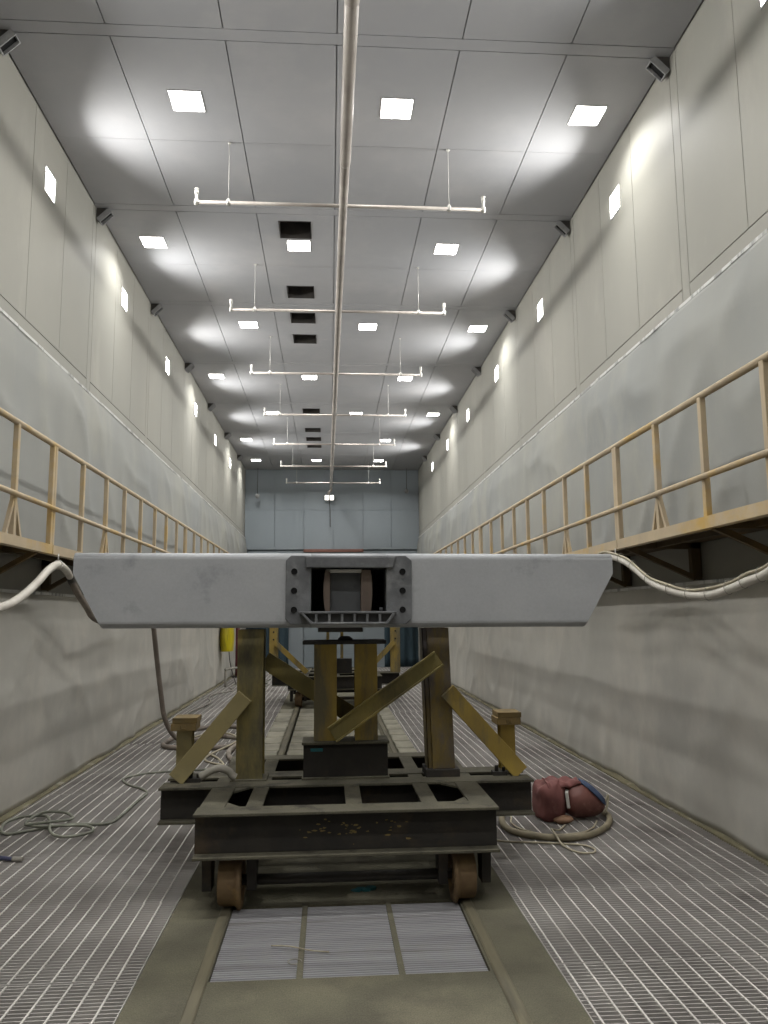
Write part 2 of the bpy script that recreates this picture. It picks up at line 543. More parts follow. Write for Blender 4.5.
for xc in (-0.1415, 0.3515):
    mb.box(xc - 0.015, xc + 0.015, GY0, GY1, -0.07, -0.001)
struct('floor_grate_frame', mb, M_sand)
# a wire scrap and a dropped ring on the left grate
mb = MB().tube(smooth_path([(-0.30, 4.36, 0.008), (-0.20, 4.33, 0.012), (-0.10, 4.28, 0.010), (0.0, 4.26, 0.006)]), 0.0035, 6)
tag(mb.build('wire_scrap', M_cord), 'thin bent wire scrap lying across the ribbed grates', 'wire')
mb = MB().tube([(-0.17 + 0.035 * math.cos(t), 4.17 + 0.03 * math.sin(t), 0.003) for t in [i * 2 * PI / 16 for i in range(14)]], 0.0025, 6)
tag(mb.build('wire_ring', M_hose_g), 'small dark wire ring lying on the left ribbed grate', 'wire')
# teal rag / chip on the floor under the cart
mb = MB()
for k in range(4):
    mb.prism([(0.17 + 0.03 * k + 0.035 * math.cos(t), 5.16 + 0.02 * (k % 2) + 0.03 * math.sin(t * 1.0)) for t in [0, 1, 2.2, 3.1, 4.2, 5.3]], 0.001, 0.006 + 0.003 * k, 'z')
tag(mb.build('paint_chip', M_teal_paint), 'teal paint flake on the sand under the front cart', 'paint flake')

# ------------------------------------------------------------------ ceiling fittings
def fitting(name, kind, half_u, half_v):
    """recessed lamp with its front at local z=0, looking along -z"""
    r = root(name, (0, 0, 0), 'lamp', 'lamp')
    mb = MB()
    d, t = 0.062, 0.012
    u, v = half_u - 0.002, half_v - 0.002
    mb.box(-u, -u + t, -v, v, -0.004, d)
    mb.box(u - t, u, -v, v, -0.004, d)
    mb.box(-u + t, u - t, -v, -v + t, -0.004, d)
    mb.box(-u + t, u - t, v - t, v, -0.004, d)
    mb.box(-u, u, -v, v, d, d + 0.03)
    mb.build('lamp_frame', M_lamp, r)
    mb = MB().box(-u + t + 0.002, u - t - 0.002, -v + t + 0.002, v - t - 0.002, d - 0.022, d - 0.001)
    mb.build('lens', M_lens, r)
    ld = bpy.data.lights.new('lamp_beam', 'AREA')
    ld.energy = PC if kind == 'c' else PW
    ld.shape = 'RECTANGLE'
    ld.size, ld.size_y = 2 * u - 0.04, 2 * v - 0.04
    ld.spread = math.radians(130 if kind == 'c' else 118)
    ld.color = (1.0, 0.99, 0.965)
    lo = bpy.data.objects.new('lamp_beam', ld)
    COL.objects.link(lo)
    lo.parent = r
    lo.location = (0, 0, d - 0.026)
    return r
rows = {0: 'nearest visible row', 1: 'second row', 2: 'third row', 3: 'fourth row', 4: 'fifth row', 5: 'sixth row', 6: 'farthest row'}
proto = fitting('ceiling_lamp', 'c', LH, LH)
for i, (x, y, k, j) in enumerate(CEIL):
    o = proto if i == 0 else copy_tree(proto)
    o.location = (x, y, ZC)
    if k >= 0:
        o['label'] = 'square recessed ceiling lamp, %s of the %s of ceiling lamps' % (('left', 'middle', 'right')[j] if k != 5 else ('left', 'x', 'right')[j], rows[k])
    else:
        o['label'] = 'square recessed ceiling lamp behind or above the camera'
    o['category'] = 'lamp'
    o['group'] = 'square ceiling lamps'
proto = fitting('wall_lamp', 'w', 0.14, WH)
names = ['nearest', 'second', 'third', 'fourth', 'fifth', 'sixth', 'seventh']
first = True
for side, x, lst, rot, kmin in (('left', XL, WL, -PI / 2, 0), ('right', XR, WR, PI / 2, -1)):
    for y, k in lst:
        o = proto if first else copy_tree(proto)
        first = False
        o.location = (x, y, 6.105)
        o.rotation_euler = (0, rot, 0)       # local +z goes into the wall
        if k >= kmin:
            o['label'] = 'square floodlight high on the %s wall, %s along from the camera' % (side, names[k - kmin])
        else:
            o['label'] = 'square floodlight on the wall behind the camera'
        o['category'] = 'lamp'
        o['group'] = 'square wall floodlights'

# dark vent openings
ordn = ['nearest the camera', 'second from the camera', 'third from the camera', 'fourth from the camera', 'fifth from the camera', 'sixth from the camera', 'seventh from the camera', 'farthest from the camera']
for i, y in enumerate(DUCTS):
    mb = MB()
    u0, u1, v0, v1, d, t = -0.653, -0.237, y - 0.228, y + 0.228, 0.36, 0.006
    mb.box(u0, u0 + t, v0, v1, ZC - 0.006, ZC + d)
    mb.box(u1 - t, u1, v0, v1, ZC - 0.006, ZC + d)
    mb.box(u0 + t, u1 - t, v0, v0 + t, ZC - 0.006, ZC + d)
    mb.box(u0 + t, u1 - t, v1 - t, v1, ZC - 0.006, ZC + d)
    mb.box(u0, u1, v0, v1, ZC + d, ZC + d + 0.01)
    o = root('ceiling_vent', (-0.445, y, ZC), 'dark rectangular vent opening in the ceiling, %s' % ordn[i], 'vent', 'ceiling vents')
    e = mb.build('duct', M_duct, o)
    e.location = (0.445, -y, -ZC)
    mb = MB().box(u0 + t, u1 - t, v0 + t, v1 - t, ZC + 0.335, ZC + 0.345)
    e = mb.build('damper', M_black, o)
    e.location = (0.445, -y, -ZC)

# angled box ends in the ceiling corners
first = None
for side, x, sg in (('left', XL, -1), ('right', XR, 1)):
    for i in range(7):
        y = SEAM0 + MOD * i + 0.08
        if first is None:
            o = root('corner_bracket', (0, 0, 0), 'x', 'bracket')
            mb = MB()
            a, d, L, t = 0.095, 0.06, 0.055, 0.01
            mb = MB()
            mb.box(-a, a, -L, -L + t, -d, 0).box(-a, a, L - t, L, -d, 0).box(-a, -a + t, -L + t, L - t, -d, 0).box(a - t, a, -L + t, L - t, -d, 0)
            mb.box(-a, a, -L, L, 0, 0.008)
            mb.build('channel', M_brk, o)
            MB().box(-a + t, a - t, -L + t, L - t, -0.03, -0.001).build('shade_block', M_black, o)  # black block painting the shaded inside of the hollow channel
            MB().prism([(-a, 0.009), (a, 0.009), (0.0, 0.105)], -L + 0.015, L - 0.015).build('gusset', M_duct, o)  # gusset coloured dark to stand for the shadow in the ceiling corner
            first = o
        else:
            o = copy_tree(first)
        o.location = (x - sg * 0.078, y, ZC - 0.078)
        o.rotation_euler = (0, PI / 4 if sg > 0 else -PI / 4, 0)
        o['label'] = 'angled hollow steel bracket in the %s ceiling corner, %s along from the camera' % (side, names[i])
        o['category'] = 'bracket'
        o['group'] = 'corner brackets under the ceiling'

# overhead pipe with its branch pipes
def px(y):
    return 0.182 - 0.0048 * y
op = root('overhead_pipe', (0.1, 12, 6.0), 'long pale steel sprinkler pipe with branch pipes hung below the ceiling', 'pipe')
def opart(mb, name, m, parent=op):
    o = mb.build(name, m, parent)
    if parent is op:
        o.location = (-0.1, -12, -6.0)
    return o
mb = MB().tube([(px(YF + .3), YF + .3, 6.0), (px(26.05), 26.05, 6.02)], 0.046, 14)
opart(mb, 'main_pipe', M_pipe)
mb = MB().tube([(px(4.62), 4.62, 6.0), (px(4.68), 4.68, 6.0), (px(4.72), 4.72, 6.0), (px(5.0), 5.0, 6.0), (px(5.03), 5.03, 6.0)], 0.06, 14, radii=[0.047, 0.066, 0.066, 0.056, 0.047])
opart(mb, 'coupling', M_pipe)
mb = MB().tube([(px(y), y, 6.0) for y in (4.9, 7.0, 7.02)], 0.048, 14, radii=[0.053, 0.052, 0.047])
opart(mb, 'sleeve', M_pipe)
mb = MB().tube(smooth_path([(px(26.05), 26.0, 6.02), (px(26) - .0, 26.12, 6.0), (px(26) - 0.01, 26.16, 5.92), (px(26) - 0.06, 26.17, 5.86), (-0.01, 26.2, 5.84), (-0.02, 26.22, 5.78)]), 0.045, 12)
opart(mb, 'end_bend', M_pipe)
for i, y in enumerate((7.83, 10.74, 13.66, 16.58, 19.5, 22.42, 25.3)):
    br = MB().tube([(-1.39, y, 6.02), (1.65, y, 6.02)], 0.019, 10)
    b = opart(br, 'branch_pipe', M_pipe)
    for x in (-1.39, 1.65):
        mb = MB().tube(smooth_path([(x, y, 6.02), (x, y, 6.06), (x, y, 6.13)], 2), 0.015, 10)
        mb.lathe([(0, 0.0), (0.022, 0.0), (0.022, 0.03), (0.01, 0.044), (0.024, 0.05), (0.024, 0.057), (0, 0.057)], Matrix.Translation((x, y, 6.11)), 12)
        mb.lathe([(0, -0.025), (0.026, -0.025), (0.026, 0.025), (0, 0.025)], Matrix.Translation((x, y, 6.02)), 12)
        mb.build('nozzle', M_white, b)
    for x in (-1.06, 1.28):
        mb = MB().tube([(x, y, 6.03), (x, y, ZC + 0.001)], 0.0035, 6)
        mb.lathe([(0, -0.024), (0.024, -0.024), (0.024, 0.024), (0.009, 0.045), (0, 0.045)], Matrix.Translation((x, y, 6.02)), 10)
        mb.lathe([(0, 0), (0.018, 0), (0.018, 0.012), (0, 0.012)], Matrix.Translation((x, y, ZC - 0.012)), 10)
        mb.build('hanger', M_white, b)
# twin lamp on the end wall, below the pipe end
tl = root('twin_lamp', (0.0, YB, 5.72), 'small twin-headed lit lamp on the end wall below the pipe end', 'lamp')
MB().box(-0.16, 0.16, -0.06, 0.004, -0.02, 0.03).build('housing', M_white, tl, bev=0.01)
for x in (-0.085, 0.085):
    h = MB().box(x - 0.07, x + 0.07, -0.14, -0.06, -0.1, 0.08).build('lamp_head', M_white, tl, bev=0.015)
    MB().box(x - 0.058, x + 0.058, -0.148, -0.139, -0.085, 0.065).build('lens', M_sign, h)
mb = MB().tube(smooth_path([(0.0, -0.03, -0.02), (0.02, -0.03, -0.35), (0.03, -0.03, -0.75), (0.03, -0.03, -1.0)]), 0.012, 6)
mb.build('cable', M_tie, tl)
for x, z, w in ((-2.41, 5.74, 'left'), (2.63, 5.92, 'right')):
    o = root('pendant_sensor', (x, 26.3, z), 'small round pendant hanging on a thin rod before the end wall, %s one' % w, 'pendant', 'pendants before the end wall')
    MB().tube([(0, 0, 0.05), (0, 0, ZC - z)], 0.009, 6).build('rod', M_tie, o)
    MB().lathe([(0, -0.09), (0.05, -0.075), (0.075, -0.02), (0.07, 0.03), (0.03, 0.07), (0, 0.075)], Matrix(), 14).build('body', M_brk, o)

# ------------------------------------------------------------------ walkways along the walls
def walkway(side, xe, xw, sg, posts, ztop, zmid, braced, joints, brs):
    """xe: outer edge of the deck, xw: wall; sg +1 for the right wall"""
    w = root('walkway', (xe, 4, 2.25), 'yellow steel walkway with railing bracketed to the %s wall' % side, 'walkway', None)
    off = Vector((-xe, -4, -2.25))
    def P(mb, name, m, parent=w, bev=0):
        o = mb.build(name, m, parent, bev)
        if parent is w:
            o.location = off
        return o
    def bx(mb, a, b, *r):
        return mb.box(min(a, b), max(a, b), *r)
    y0, y1 = 2.0, YB - 0.3
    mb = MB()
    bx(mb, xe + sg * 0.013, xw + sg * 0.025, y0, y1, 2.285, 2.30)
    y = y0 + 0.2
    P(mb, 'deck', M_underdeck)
    cuts = [y0] + list(joints) + [y1]
    for a, b in zip(cuts, cuts[1:]):
        mb = MB()
        bx(mb, xe - sg * 0.004, xe + sg * 0.012, a + 0.006, b - 0.006, 2.24, 2.318)
        bx(mb, xe + sg * 0.012, xe + sg * 0.06, a + 0.006, b - 0.006, 2.24, 2.252)
        P(mb, 'fascia', M_railpaint)
    xr = xe + sg * 0.022
    P(MB().tube([(xr, y0, ztop), (xr, y1, ztop)], 0.024, 12), 'top_rail', M_railpaint)
    P(MB().tube([(xr - sg * 0.03, y0, zmid), (xr - sg * 0.03, y1, zmid)], 0.021, 12), 'mid_rail', M_railpaint)
    for y in posts:
        mb = MB()
        mb.box(xr - 0.02, xr + 0.02, y - 0.022, y + 0.022, 2.30, ztop)
        p = P(mb, 'post', M_railpaint, bev=0.004)
        if any(abs(y - q) < 0.2 for q in braced):
            for s in (-1, 1):
                mb = MB()
                c = Matrix.Translation((xr, y, zmid)) @ Matrix.Rotation(s * math.radians(24), 4, 'X')
                mb.box(-0.014, 0.014, -0.014, 0.014, -(zmid - 2.30) / math.cos(math.radians(24)), -0.01, c)
                mb.build('brace', M_railpaint, p)
    for y in joints:
        P(MB().box(xr - 0.02, xr + 0.02, y + 0.0, y + 0.044, 2.30, ztop), 'joint_post', M_railpaint, bev=0.004)
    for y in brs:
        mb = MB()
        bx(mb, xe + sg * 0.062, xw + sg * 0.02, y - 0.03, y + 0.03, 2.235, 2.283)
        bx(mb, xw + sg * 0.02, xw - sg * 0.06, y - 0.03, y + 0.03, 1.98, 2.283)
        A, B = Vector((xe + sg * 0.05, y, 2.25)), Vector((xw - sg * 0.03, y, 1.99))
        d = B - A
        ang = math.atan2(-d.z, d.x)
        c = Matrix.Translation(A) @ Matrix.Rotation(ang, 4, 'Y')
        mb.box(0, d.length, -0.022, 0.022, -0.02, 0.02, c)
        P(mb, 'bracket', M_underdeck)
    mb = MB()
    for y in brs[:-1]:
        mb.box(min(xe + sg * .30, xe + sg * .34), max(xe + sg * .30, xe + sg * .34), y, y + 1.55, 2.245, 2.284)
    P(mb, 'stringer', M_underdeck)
    return w
Rposts = [2.6, 3.35, 4.11, 4.865, 5.6, 6.40, 7.2, 7.9, 8.70, 9.45, 10.17, 10.9, 11.66]
while Rposts[-1] < 25:
    Rposts.append(Rposts[-1] + 0.77)
Lposts = [2.8, 3.6, 4.4, 5.18, 5.965, 6.74, 7.57, 8.37, 9.11, 9.9, 10.7, 11.44, 12.22]
while Lposts[-1] < 25:
    Lposts.append(Lposts[-1] + 0.79)
walkway('right', 2.42, XR, 1, Rposts, 3.12, 2.575, [Rposts[i] for i in range(1, len(Rposts), 3)], [6.425, 12.5, 18.6], [2.5 + 0.77 * 0, 3.3, 4.85, 6.36, 7.9, 9.45, 11.0, 12.5, 14.1, 15.6, 17.2, 18.7, 20.3, 21.8, 23.4, 24.9])
walkway('left', -2.33, XL, -1, Lposts, 3.178, 2.625, [Lposts[i] for i in range(1, len(Lposts), 3)], [6.77, 12.9, 18.9], [3.5, 5.0, 6.55, 8.1, 9.65, 11.2, 12.75, 14.3, 15.9, 17.4, 19.0, 20.5, 22.1, 23.6, 25.2])

# ------------------------------------------------------------------ carts
def ibeam(mb, p, q, z0, z1, w, tf=0.016, tw=0.012, mi_flange=1):
    """I-beam between two points (x,y), section z0..z1, flange width w"""
    a, b = Vector((p[0], p[1], 0)), Vector((q[0], q[1], 0))
    d = b - a
    M = Matrix.Translation(a) @ Matrix.Rotation(math.atan2(d.y, d.x), 4, 'Z')
    L = d.length
    mb.mi = mi_flange
    mb.box(0, L, -w / 2, w / 2, z1 - tf, z1, M)
    mb.box(0, L, -w / 2, w / 2, z0, z0 + tf, M)
    mb.mi = 0
    mb.box(0, L, -tw / 2, tw / 2, z0 + tf, z1 - tf, M)
    return mb

def hcol(mb, x0, x1, y0, y1, z0, z1, t=0.014):
    mb.box(x0, x1, y0, y0 + t, z0, z1)
    mb.box(x0, x1, y1 - t, y1, z0, z1)
    xm = (x0 + x1) / 2
    mb.box(xm - t / 2, xm + t / 2, y0 + t, y1 - t, z0, z1)
    return mb

def strut(mb, a, b, w, y0, y1, lip=0.0):
    """flat bar from a to b (x,z) with its face toward the camera; lip = flange along the lower edge"""
    A, B = Vector((a[0], 0, a[1])), Vector((b[0], 0, b[1]))
    d = B - A
    M = Matrix.Translation(A) @ Matrix.Rotation(-math.atan2(d.z, d.x), 4, 'Y')
    mb.box(0, d.length, y0, y1, -w / 2, w / 2, M)
    if lip:
        mb.box(0, d.length, y0 - lip, y0, -w / 2, -w / 2 + 0.012, M)
        mb.box(0, d.length, y0 - lip, y0, w / 2 - 0.012, w / 2, M)
    return mb

def wheel(cx, yc, inner):
    """flanged wheel, axis along x; inner = +1 when the flange sits on the +x side"""
    R = 0.14
    prof = [(0.0, -0.055), (0.05, -0.055), (0.055, -0.04), (0.1, -0.04), (0.115, -0.062), (R - 0.012, -0.062), (R - 0.003, -0.052), (R, 0.03), (R + 0.004, 0.042), (R + 0.022, 0.05), (R + 0.022, 0.066), (R + 0.008, 0.075), (0.115, 0.075), (0.1, 0.045), (0.06, 0.045), (0.055, 0.07), (0.0, 0.07)]
    M = Matrix.Translation((cx, yc, R + 0.0125)) @ Matrix.Rotation(inner * PI / 2, 4, 'Y')
    return MB().lathe(prof, M, 40)

def cart(name, yb, label, kind):
    """undercarriage whose front beam face is at y=yb"""
    c = root(name, (0.11, yb + 0.95, 0), label, 'cart', 'rail carts')
    off = Vector((-0.11, -yb - 0.95, 0))
    def P(mb, nm, m, parent=c, bev=0.0, lab=None):
        o = mb.build(nm, m, parent, bev)
        if parent is c:
            o.location = off
        if lab:
            o['label'] = lab
        return o
    zt, zb = 0.577, 0.322
    D = [M_cart, M_cartdust]
    f = MB()
    ibeam(f, (-0.782, yb + 0.09), (1.0, yb + 0.09), zb, zt, 0.18)
    f.mi = 0
    P(f, 'front_beam', D, bev=0.003)
    P(ibeam(MB(), (-0.782, yb + 1.83), (1.0, yb + 1.83), zb, zt, 0.18), 'rear_beam', D, bev=0.003)
    for x in (-0.70, 0.925):
        P(ibeam(MB(), (x, yb + 0.18), (x, yb + 1.74), zb + 0.001, zt - 0.001, 0.15), 'side_beam', D, bev=0.003)
    for x in (-0.45, 0.15, 0.61):
        P(ibeam(MB(), (x, yb + 0.18), (x, yb + 1.74), zb + 0.05, zt - 0.002, 0.10), 'inner_beam', D, bev=0.003)
    for y in (0.82, 1.13):
        P(ibeam(MB(), (-1.13, yb + y), (1.40, yb + y), 0.345, zt + 0.003, 0.19), 'cross_beam', D, bev=0.003)
    for x, s in ((-0.62, 1), (0.845, -1)):
        P(MB().prism([(x, yb + 0.18), (x + s * 0.09, yb + 0.18), (x, yb + 0.30)], zt - 0.015, zt - 0.003, 'z'), 'corner_gusset', M_cartdust)
        P(MB().prism([(x, yb + 0.72), (x + s * 0.09, yb + 0.72), (x, yb + 0.60)], zt - 0.015, zt - 0.003, 'z'), 'corner_gusset', M_cartdust)
    # wheels, axles and hangers
    for y in (0.20, 1.62):
        ax = P(MB().tube([(-0.66, yb + y, 0.153), (0.88, yb + y, 0.153)], 0.03, 14), 'axle', M_cart)
        P(wheel(-0.585, yb + y, 1), 'wheel', M_wheel)
        P(wheel(0.81, yb + y, -1), 'wheel', M_wheel)
        for x in (-0.715, -0.455, 0.68, 0.94):
            mb = MB().prism([(yb + y - 0.09, 0.33), (yb + y + 0.09, 0.33), (yb + y + 0.06, 0.11), (yb + y - 0.06, 0.11)], x - 0.028, x + 0.028, 'x')
            P(mb, 'axle_hanger', M_cart, bev=0.004)
    if kind == 'front':
        fr = [o for o in c.children if o.name.startswith('front_beam')][0]
        # paint splashes on the front web (their own marks)
        rnd = random.Random(4)
        for k in range(40):
            mb = MB()
            u = rnd.choice([rnd.gauss(-0.05, 0.09), rnd.gauss(0.36, 0.06), rnd.gauss(0.12, 0.08)])
            v = rnd.gauss(0.0, 0.03)
            z = 0.455 + v - 0.12 * (0.1 - u) * 0.2
            s = rnd.uniform(0.003, 0.009)
            n_ = 6
            mb.prism([(u + s * rnd.uniform(0.6, 2.6) * math.cos(t), z + s * rnd.uniform(0.4, 0.9) * math.sin(t)) for t in [i * 2 * PI / n_ for i in range(n_)]], yb + 0.0825, yb + 0.085)
            mb.build('paint_splash', M_speck, fr)
        y5 = yb + 0.91
        # two main columns
        P(hcol(MB(), -0.645, -0.462, y5, y5 + 0.19, zt, 1.612), 'column', M_ochre2, bev=0.003)
        mb = hcol(MB(), 0.728, 0.886, y5, y5 + 0.19, 0.632, 1.612)
        mb.box(0.694, 0.728, y5 + 0.02, y5 + 0.034, 0.632, 1.612).box(0.694, 0.706, y5 + 0.02, y5 + 0.19, 0.632, 1.612)
        for v in mb.bm.verts:
            v.co.x -= 0.03 * (v.co.z - 0.632) / 0.98
        P(mb, 'column', M_ochre3, bev=0.003)
        P(MB().box(0.675, 0.915, y5 - 0.03, y5 + 0.21, zt, 0.632), 'column_pad', M_cart, bev=0.005)
        P(MB().box(-0.68, -0.43, y5 - 0.03, y5 + 0.21, zt, zt + 0.014), 'base_plate', M_cartdust, bev=0.003)
        # middle stand: short girder, two columns, top plate
        g = MB()
        g.mi = 0
        g.box(-0.18, 0.41, y5 + 0.0, y5 + 0.012, zt + 0.016, 0.815)
        g.box(-0.18, 0.41, y5 + 0.188, y5 + 0.2, zt + 0.016, 0.815)
        g.mi = 1
        g.box(-0.19, 0.42, y5 - 0.035, y5 + 0.235, 0.815, 0.832)
        g.box(-0.19, 0.42, y5 - 0.035, y5 + 0.235, zt, zt + 0.016)
        gd = P(g, 'stand_girder', D, bev=0.003)
        MB().box(-0.13, -0.045, y5 - 0.003, y5 - 0.0005, 0.765, 0.787).build('paint_mark', M_teal_paint, gd)
        for xa, xb_ in ((-0.108, 0.054), (0.182, 0.342)):
            P(hcol(MB(), xa, xb_, y5 + 0.02, y5 + 0.18, 0.832, 1.503, 0.012), 'middle_column', M_ochre, bev=0.003)
        P(MB().box(-0.188, 0.405, y5 - 0.04, y5 + 0.24, 1.503, 1.53), 'top_plate', M_castdk, bev=0.004)
        P(MB().lathe([(0, 0.03), (0.03, 0.028), (0.052, 0.012), (0.055, 0.0), (0, 0.0)], Matrix.Translation((0.115, y5 + 0.06, 1.53)), 20), 'pivot_dome', M_castdk)
        # crossing braces
        P(strut(MB(), (0.02, 0.885), (0.775, 1.40), 0.118, y5 - 0.05, y5 - 0.04, 0.03), 'cross_brace', M_ochre2, bev=0.002)
        P(strut(MB(), (0.30, 0.90), (-0.47, 1.39), 0.125, y5 + 0.185, y5 + 0.197, 0.0), 'cross_brace', M_ochre2, bev=0.002)
        P(strut(MB(), (-1.045, 0.605), (-0.585, 1.155), 0.115, y5 - 0.05, y5 - 0.002), 'outer_brace', M_olive, bev=0.003)
        P(strut(MB(), (1.345, 0.60), (0.835, 1.17), 0.115, y5 - 0.05, y5 - 0.002), 'outer_brace', M_ochre, bev=0.003)
        # stub posts at the beam ends
        for x in (-1.03, 1.305):
            p = P(hcol(MB(), x - 0.055, x + 0.055, yb + 1.08, yb + 1.18, zt + 0.003, 0.905, 0.012), 'stub_post', M_ochre if x > 0 else M_olive, bev=0.003)
            mb = MB()
            mb.box(x - 0.088, x + 0.088, yb + 1.03, yb + 1.23, 0.905, 0.955).box(x - 0.078, x + 0.094, yb + 1.03, yb + 1.24, 0.957, 0.995)
            mb.box(x - 0.02, x - 0.012, yb + 1.024, yb + 1.03, 0.918, 0.945).box(x + 0.012, x + 0.02, yb + 1.024, yb + 1.03, 0.918, 0.945).box(x - 0.012, x + 0.012, yb + 1.024, yb + 1.03, 0.918, 0.925)
            mb.build('stub_cap', M_cap, p, bev=0.004)
        # clamp under each outer brace
        for x in (-0.93, 1.20):
            mb = MB().box(x - 0.05, x + 0.05, y5 - 0.03, y5 + 0.05, zt + 0.003, zt + 0.03).tube([(x - 0.02, y5, zt + 0.03), (x - 0.02, y5, zt + 0.07)], 0.014, 8).tube([(x + 0.03, y5, zt + 0.03), (x + 0.03, y5, zt + 0.055)], 0.012, 8)
            P(mb, 'brace_clamp', M_cart, bev=0.002)
    else:
        y5 = yb + 0.8
        for xa, xb_, xc, xd in ((-1.19, -1.02, -1.06, -0.44), (1.23, 1.42, 1.30, 0.72)):
            mb = MB()
            hcol(mb, xa, xb_, y5, y5 + 0.16, zt, 1.612)
            p = P(mb, 'column', M_ochre, bev=0.003)
            mb = MB()
            for z in (1.40, 1.25):
                mb.tube([((xa + xb_) / 2, y5 - 0.012, z), ((xa + xb_) / 2, y5, z)], 0.018, 8)
            mb.build('bolt', M_cart, p)
            P(strut(MB(), (xd, 0.60), (xc, 1.18), 0.10, y5 - 0.045, y5 - 0.002), 'column_brace', M_ochre, bev=0.003)
        P(MB().box(0.12, 0.45, y5 - 0.05, y5 + 0.2, zt + 0.004, 0.86), 'middle_block', M_cart, bev=0.006)
        for x in (-0.03, 0.255):
            P(MB().box(x - 0.03, x + 0.03, y5 + 0.2, y5 + 0.26, zt, 1.5), 'middle_column', M_ochre, bev=0.003)
        P(MB().box(-0.1, 0.35, y5 + 0.16, y5 + 0.3, 1.5, 1.53), 'top_plate', M_castdk)
    return c
cart('rail_cart', 4.75, 'dark dirty steel rail cart in the foreground with ochre columns and braces', 'front')
cart('rail_cart', 15.1, 'distant rail cart with ochre columns seen between the front cart columns', 'rear')

# ------------------------------------------------------------------ wagon underframe on the carts
wg = root('wagon_frame', (0.12, 4.9, 1.63), 'grey blasted freight wagon underframe resting on the rail carts, end beam toward camera', 'wagon')
woff = Vector((-0.12, -4.9, -1.63))
wg.rotation_euler = (0, 0.0055, 0)
def W(mb, nm, m, parent=wg, bev=0.0):
    o = mb.build(nm, m, parent, bev)
    if parent is wg:
        o.location = woff
    return o
YS = 4.9
zT, zB = 2.092, 1.63
ox0, ox1, oz0, oz1 = -0.114, 0.354, 1.728, 2.0
mb = MB()
mb.prism([(-1.56, zT), (-1.56, 1.963), (-1.378, zB), (ox0, zB), (ox0, zT)], YS, YS + 0.26)
mb.prism([(ox1, zT), (ox1, zB), (1.612, zB), (1.805, 1.965), (1.805, zT)], YS, YS + 0.26)
mb.prism([(ox0, zT), (ox0, oz1), (ox1, oz1), (ox1, zT)], YS, YS + 0.26)
mb.prism([(ox0, oz0), (ox0, zB), (ox1, zB), (ox1, oz0)], YS, YS + 0.26)
def longx(a, b):
    return abs(a.y - YS) < 1e-4 and abs(b.y - YS) < 1e-4 and abs(a.z - b.z) < 1e-4 and (abs(a.z - zT) < 1e-4 or abs(a.z - zB) < 1e-4)
mb.bevel(longx, 0.04, 5)
sill = W(mb, 'end_beam', M_primer)
for p in sill.data.polygons:
    if abs(p.normal.x) < 0.05 and abs(p.normal.y) < 0.98 and abs(p.normal.z) < 0.98:
        p.use_smooth = True
# striker casting round the opening
yc0, yc1 = YS - 0.016, YS + 0.002
mb = MB()
mb.prism([(-0.27, 2.045), (-0.238, 2.075), (ox0, 2.075), (ox0, 1.65), (-0.238, 1.65), (-0.27, 1.685)], yc0, yc1)
mb.prism([(0.512, 2.045), (0.475, 2.075), (ox1, 2.075), (ox1, 1.65), (0.475, 1.65), (0.512, 1.685)], yc0, yc1)
mb.box(ox0, ox1, yc0, yc1, oz1, 2.075).box(ox0, ox1, yc0, yc1, 1.65, oz0)
sc = W(mb, 'striker_casting', M_cast, bev=0.004)
mb = MB().prism([(-0.152, 2.068), (0.413, 2.068), (0.393, 1.998), (-0.145, 1.998)], yc0 - 0.022, yc0)
mb.build('lintel_bar', M_cast, sc, bev=0.006)
for x in (-0.218, 0.454):
    for z in (1.975, 1.857, 1.739):
        M = Matrix.Translation((x, yc0 - 0.0005, z)) @ Matrix.Rotation(PI / 2, 4, 'X')
        mb = MB().lathe([(0.0195, 0.004), (0.0195, 0.0), (0.015, 0.0), (0.0, -0.0)], M, 18)
        mb.build('bolt_hole', M_black, sc)
# ribbed shelf below the opening
mb = MB()
ya, yb_ = YS - 0.10, yc0
mb.box(-0.186, 0.414, ya, yb_, 1.716, 1.73)
mb.box(-0.10, 0.345, ya, yb_, 1.652, 1.664)
mb.prism([(-0.186, 1.73), (-0.168, 1.73), (-0.09, 1.652), (-0.112, 1.652)], ya, yb_)
mb.prism([(0.414, 1.73), (0.396, 1.73), (0.335, 1.652), (0.357, 1.652)], ya, yb_)
for x in (-0.08, 0.0, 0.077, 0.154, 0.231, 0.308):
    mb.box(x - 0.008, x + 0.008, ya + 0.004, yb_, 1.66, 1.72)
sh = mb.build('carrier_shelf', M_cast, sc, bev=0.003)
MB().prism([(-0.17, 1.718), (0.40, 1.718), (0.34, 1.66), (-0.1, 1.66)], yb_ - 0.05, yb_ - 0.042).build('shelf_back', M_castdk2, sc)
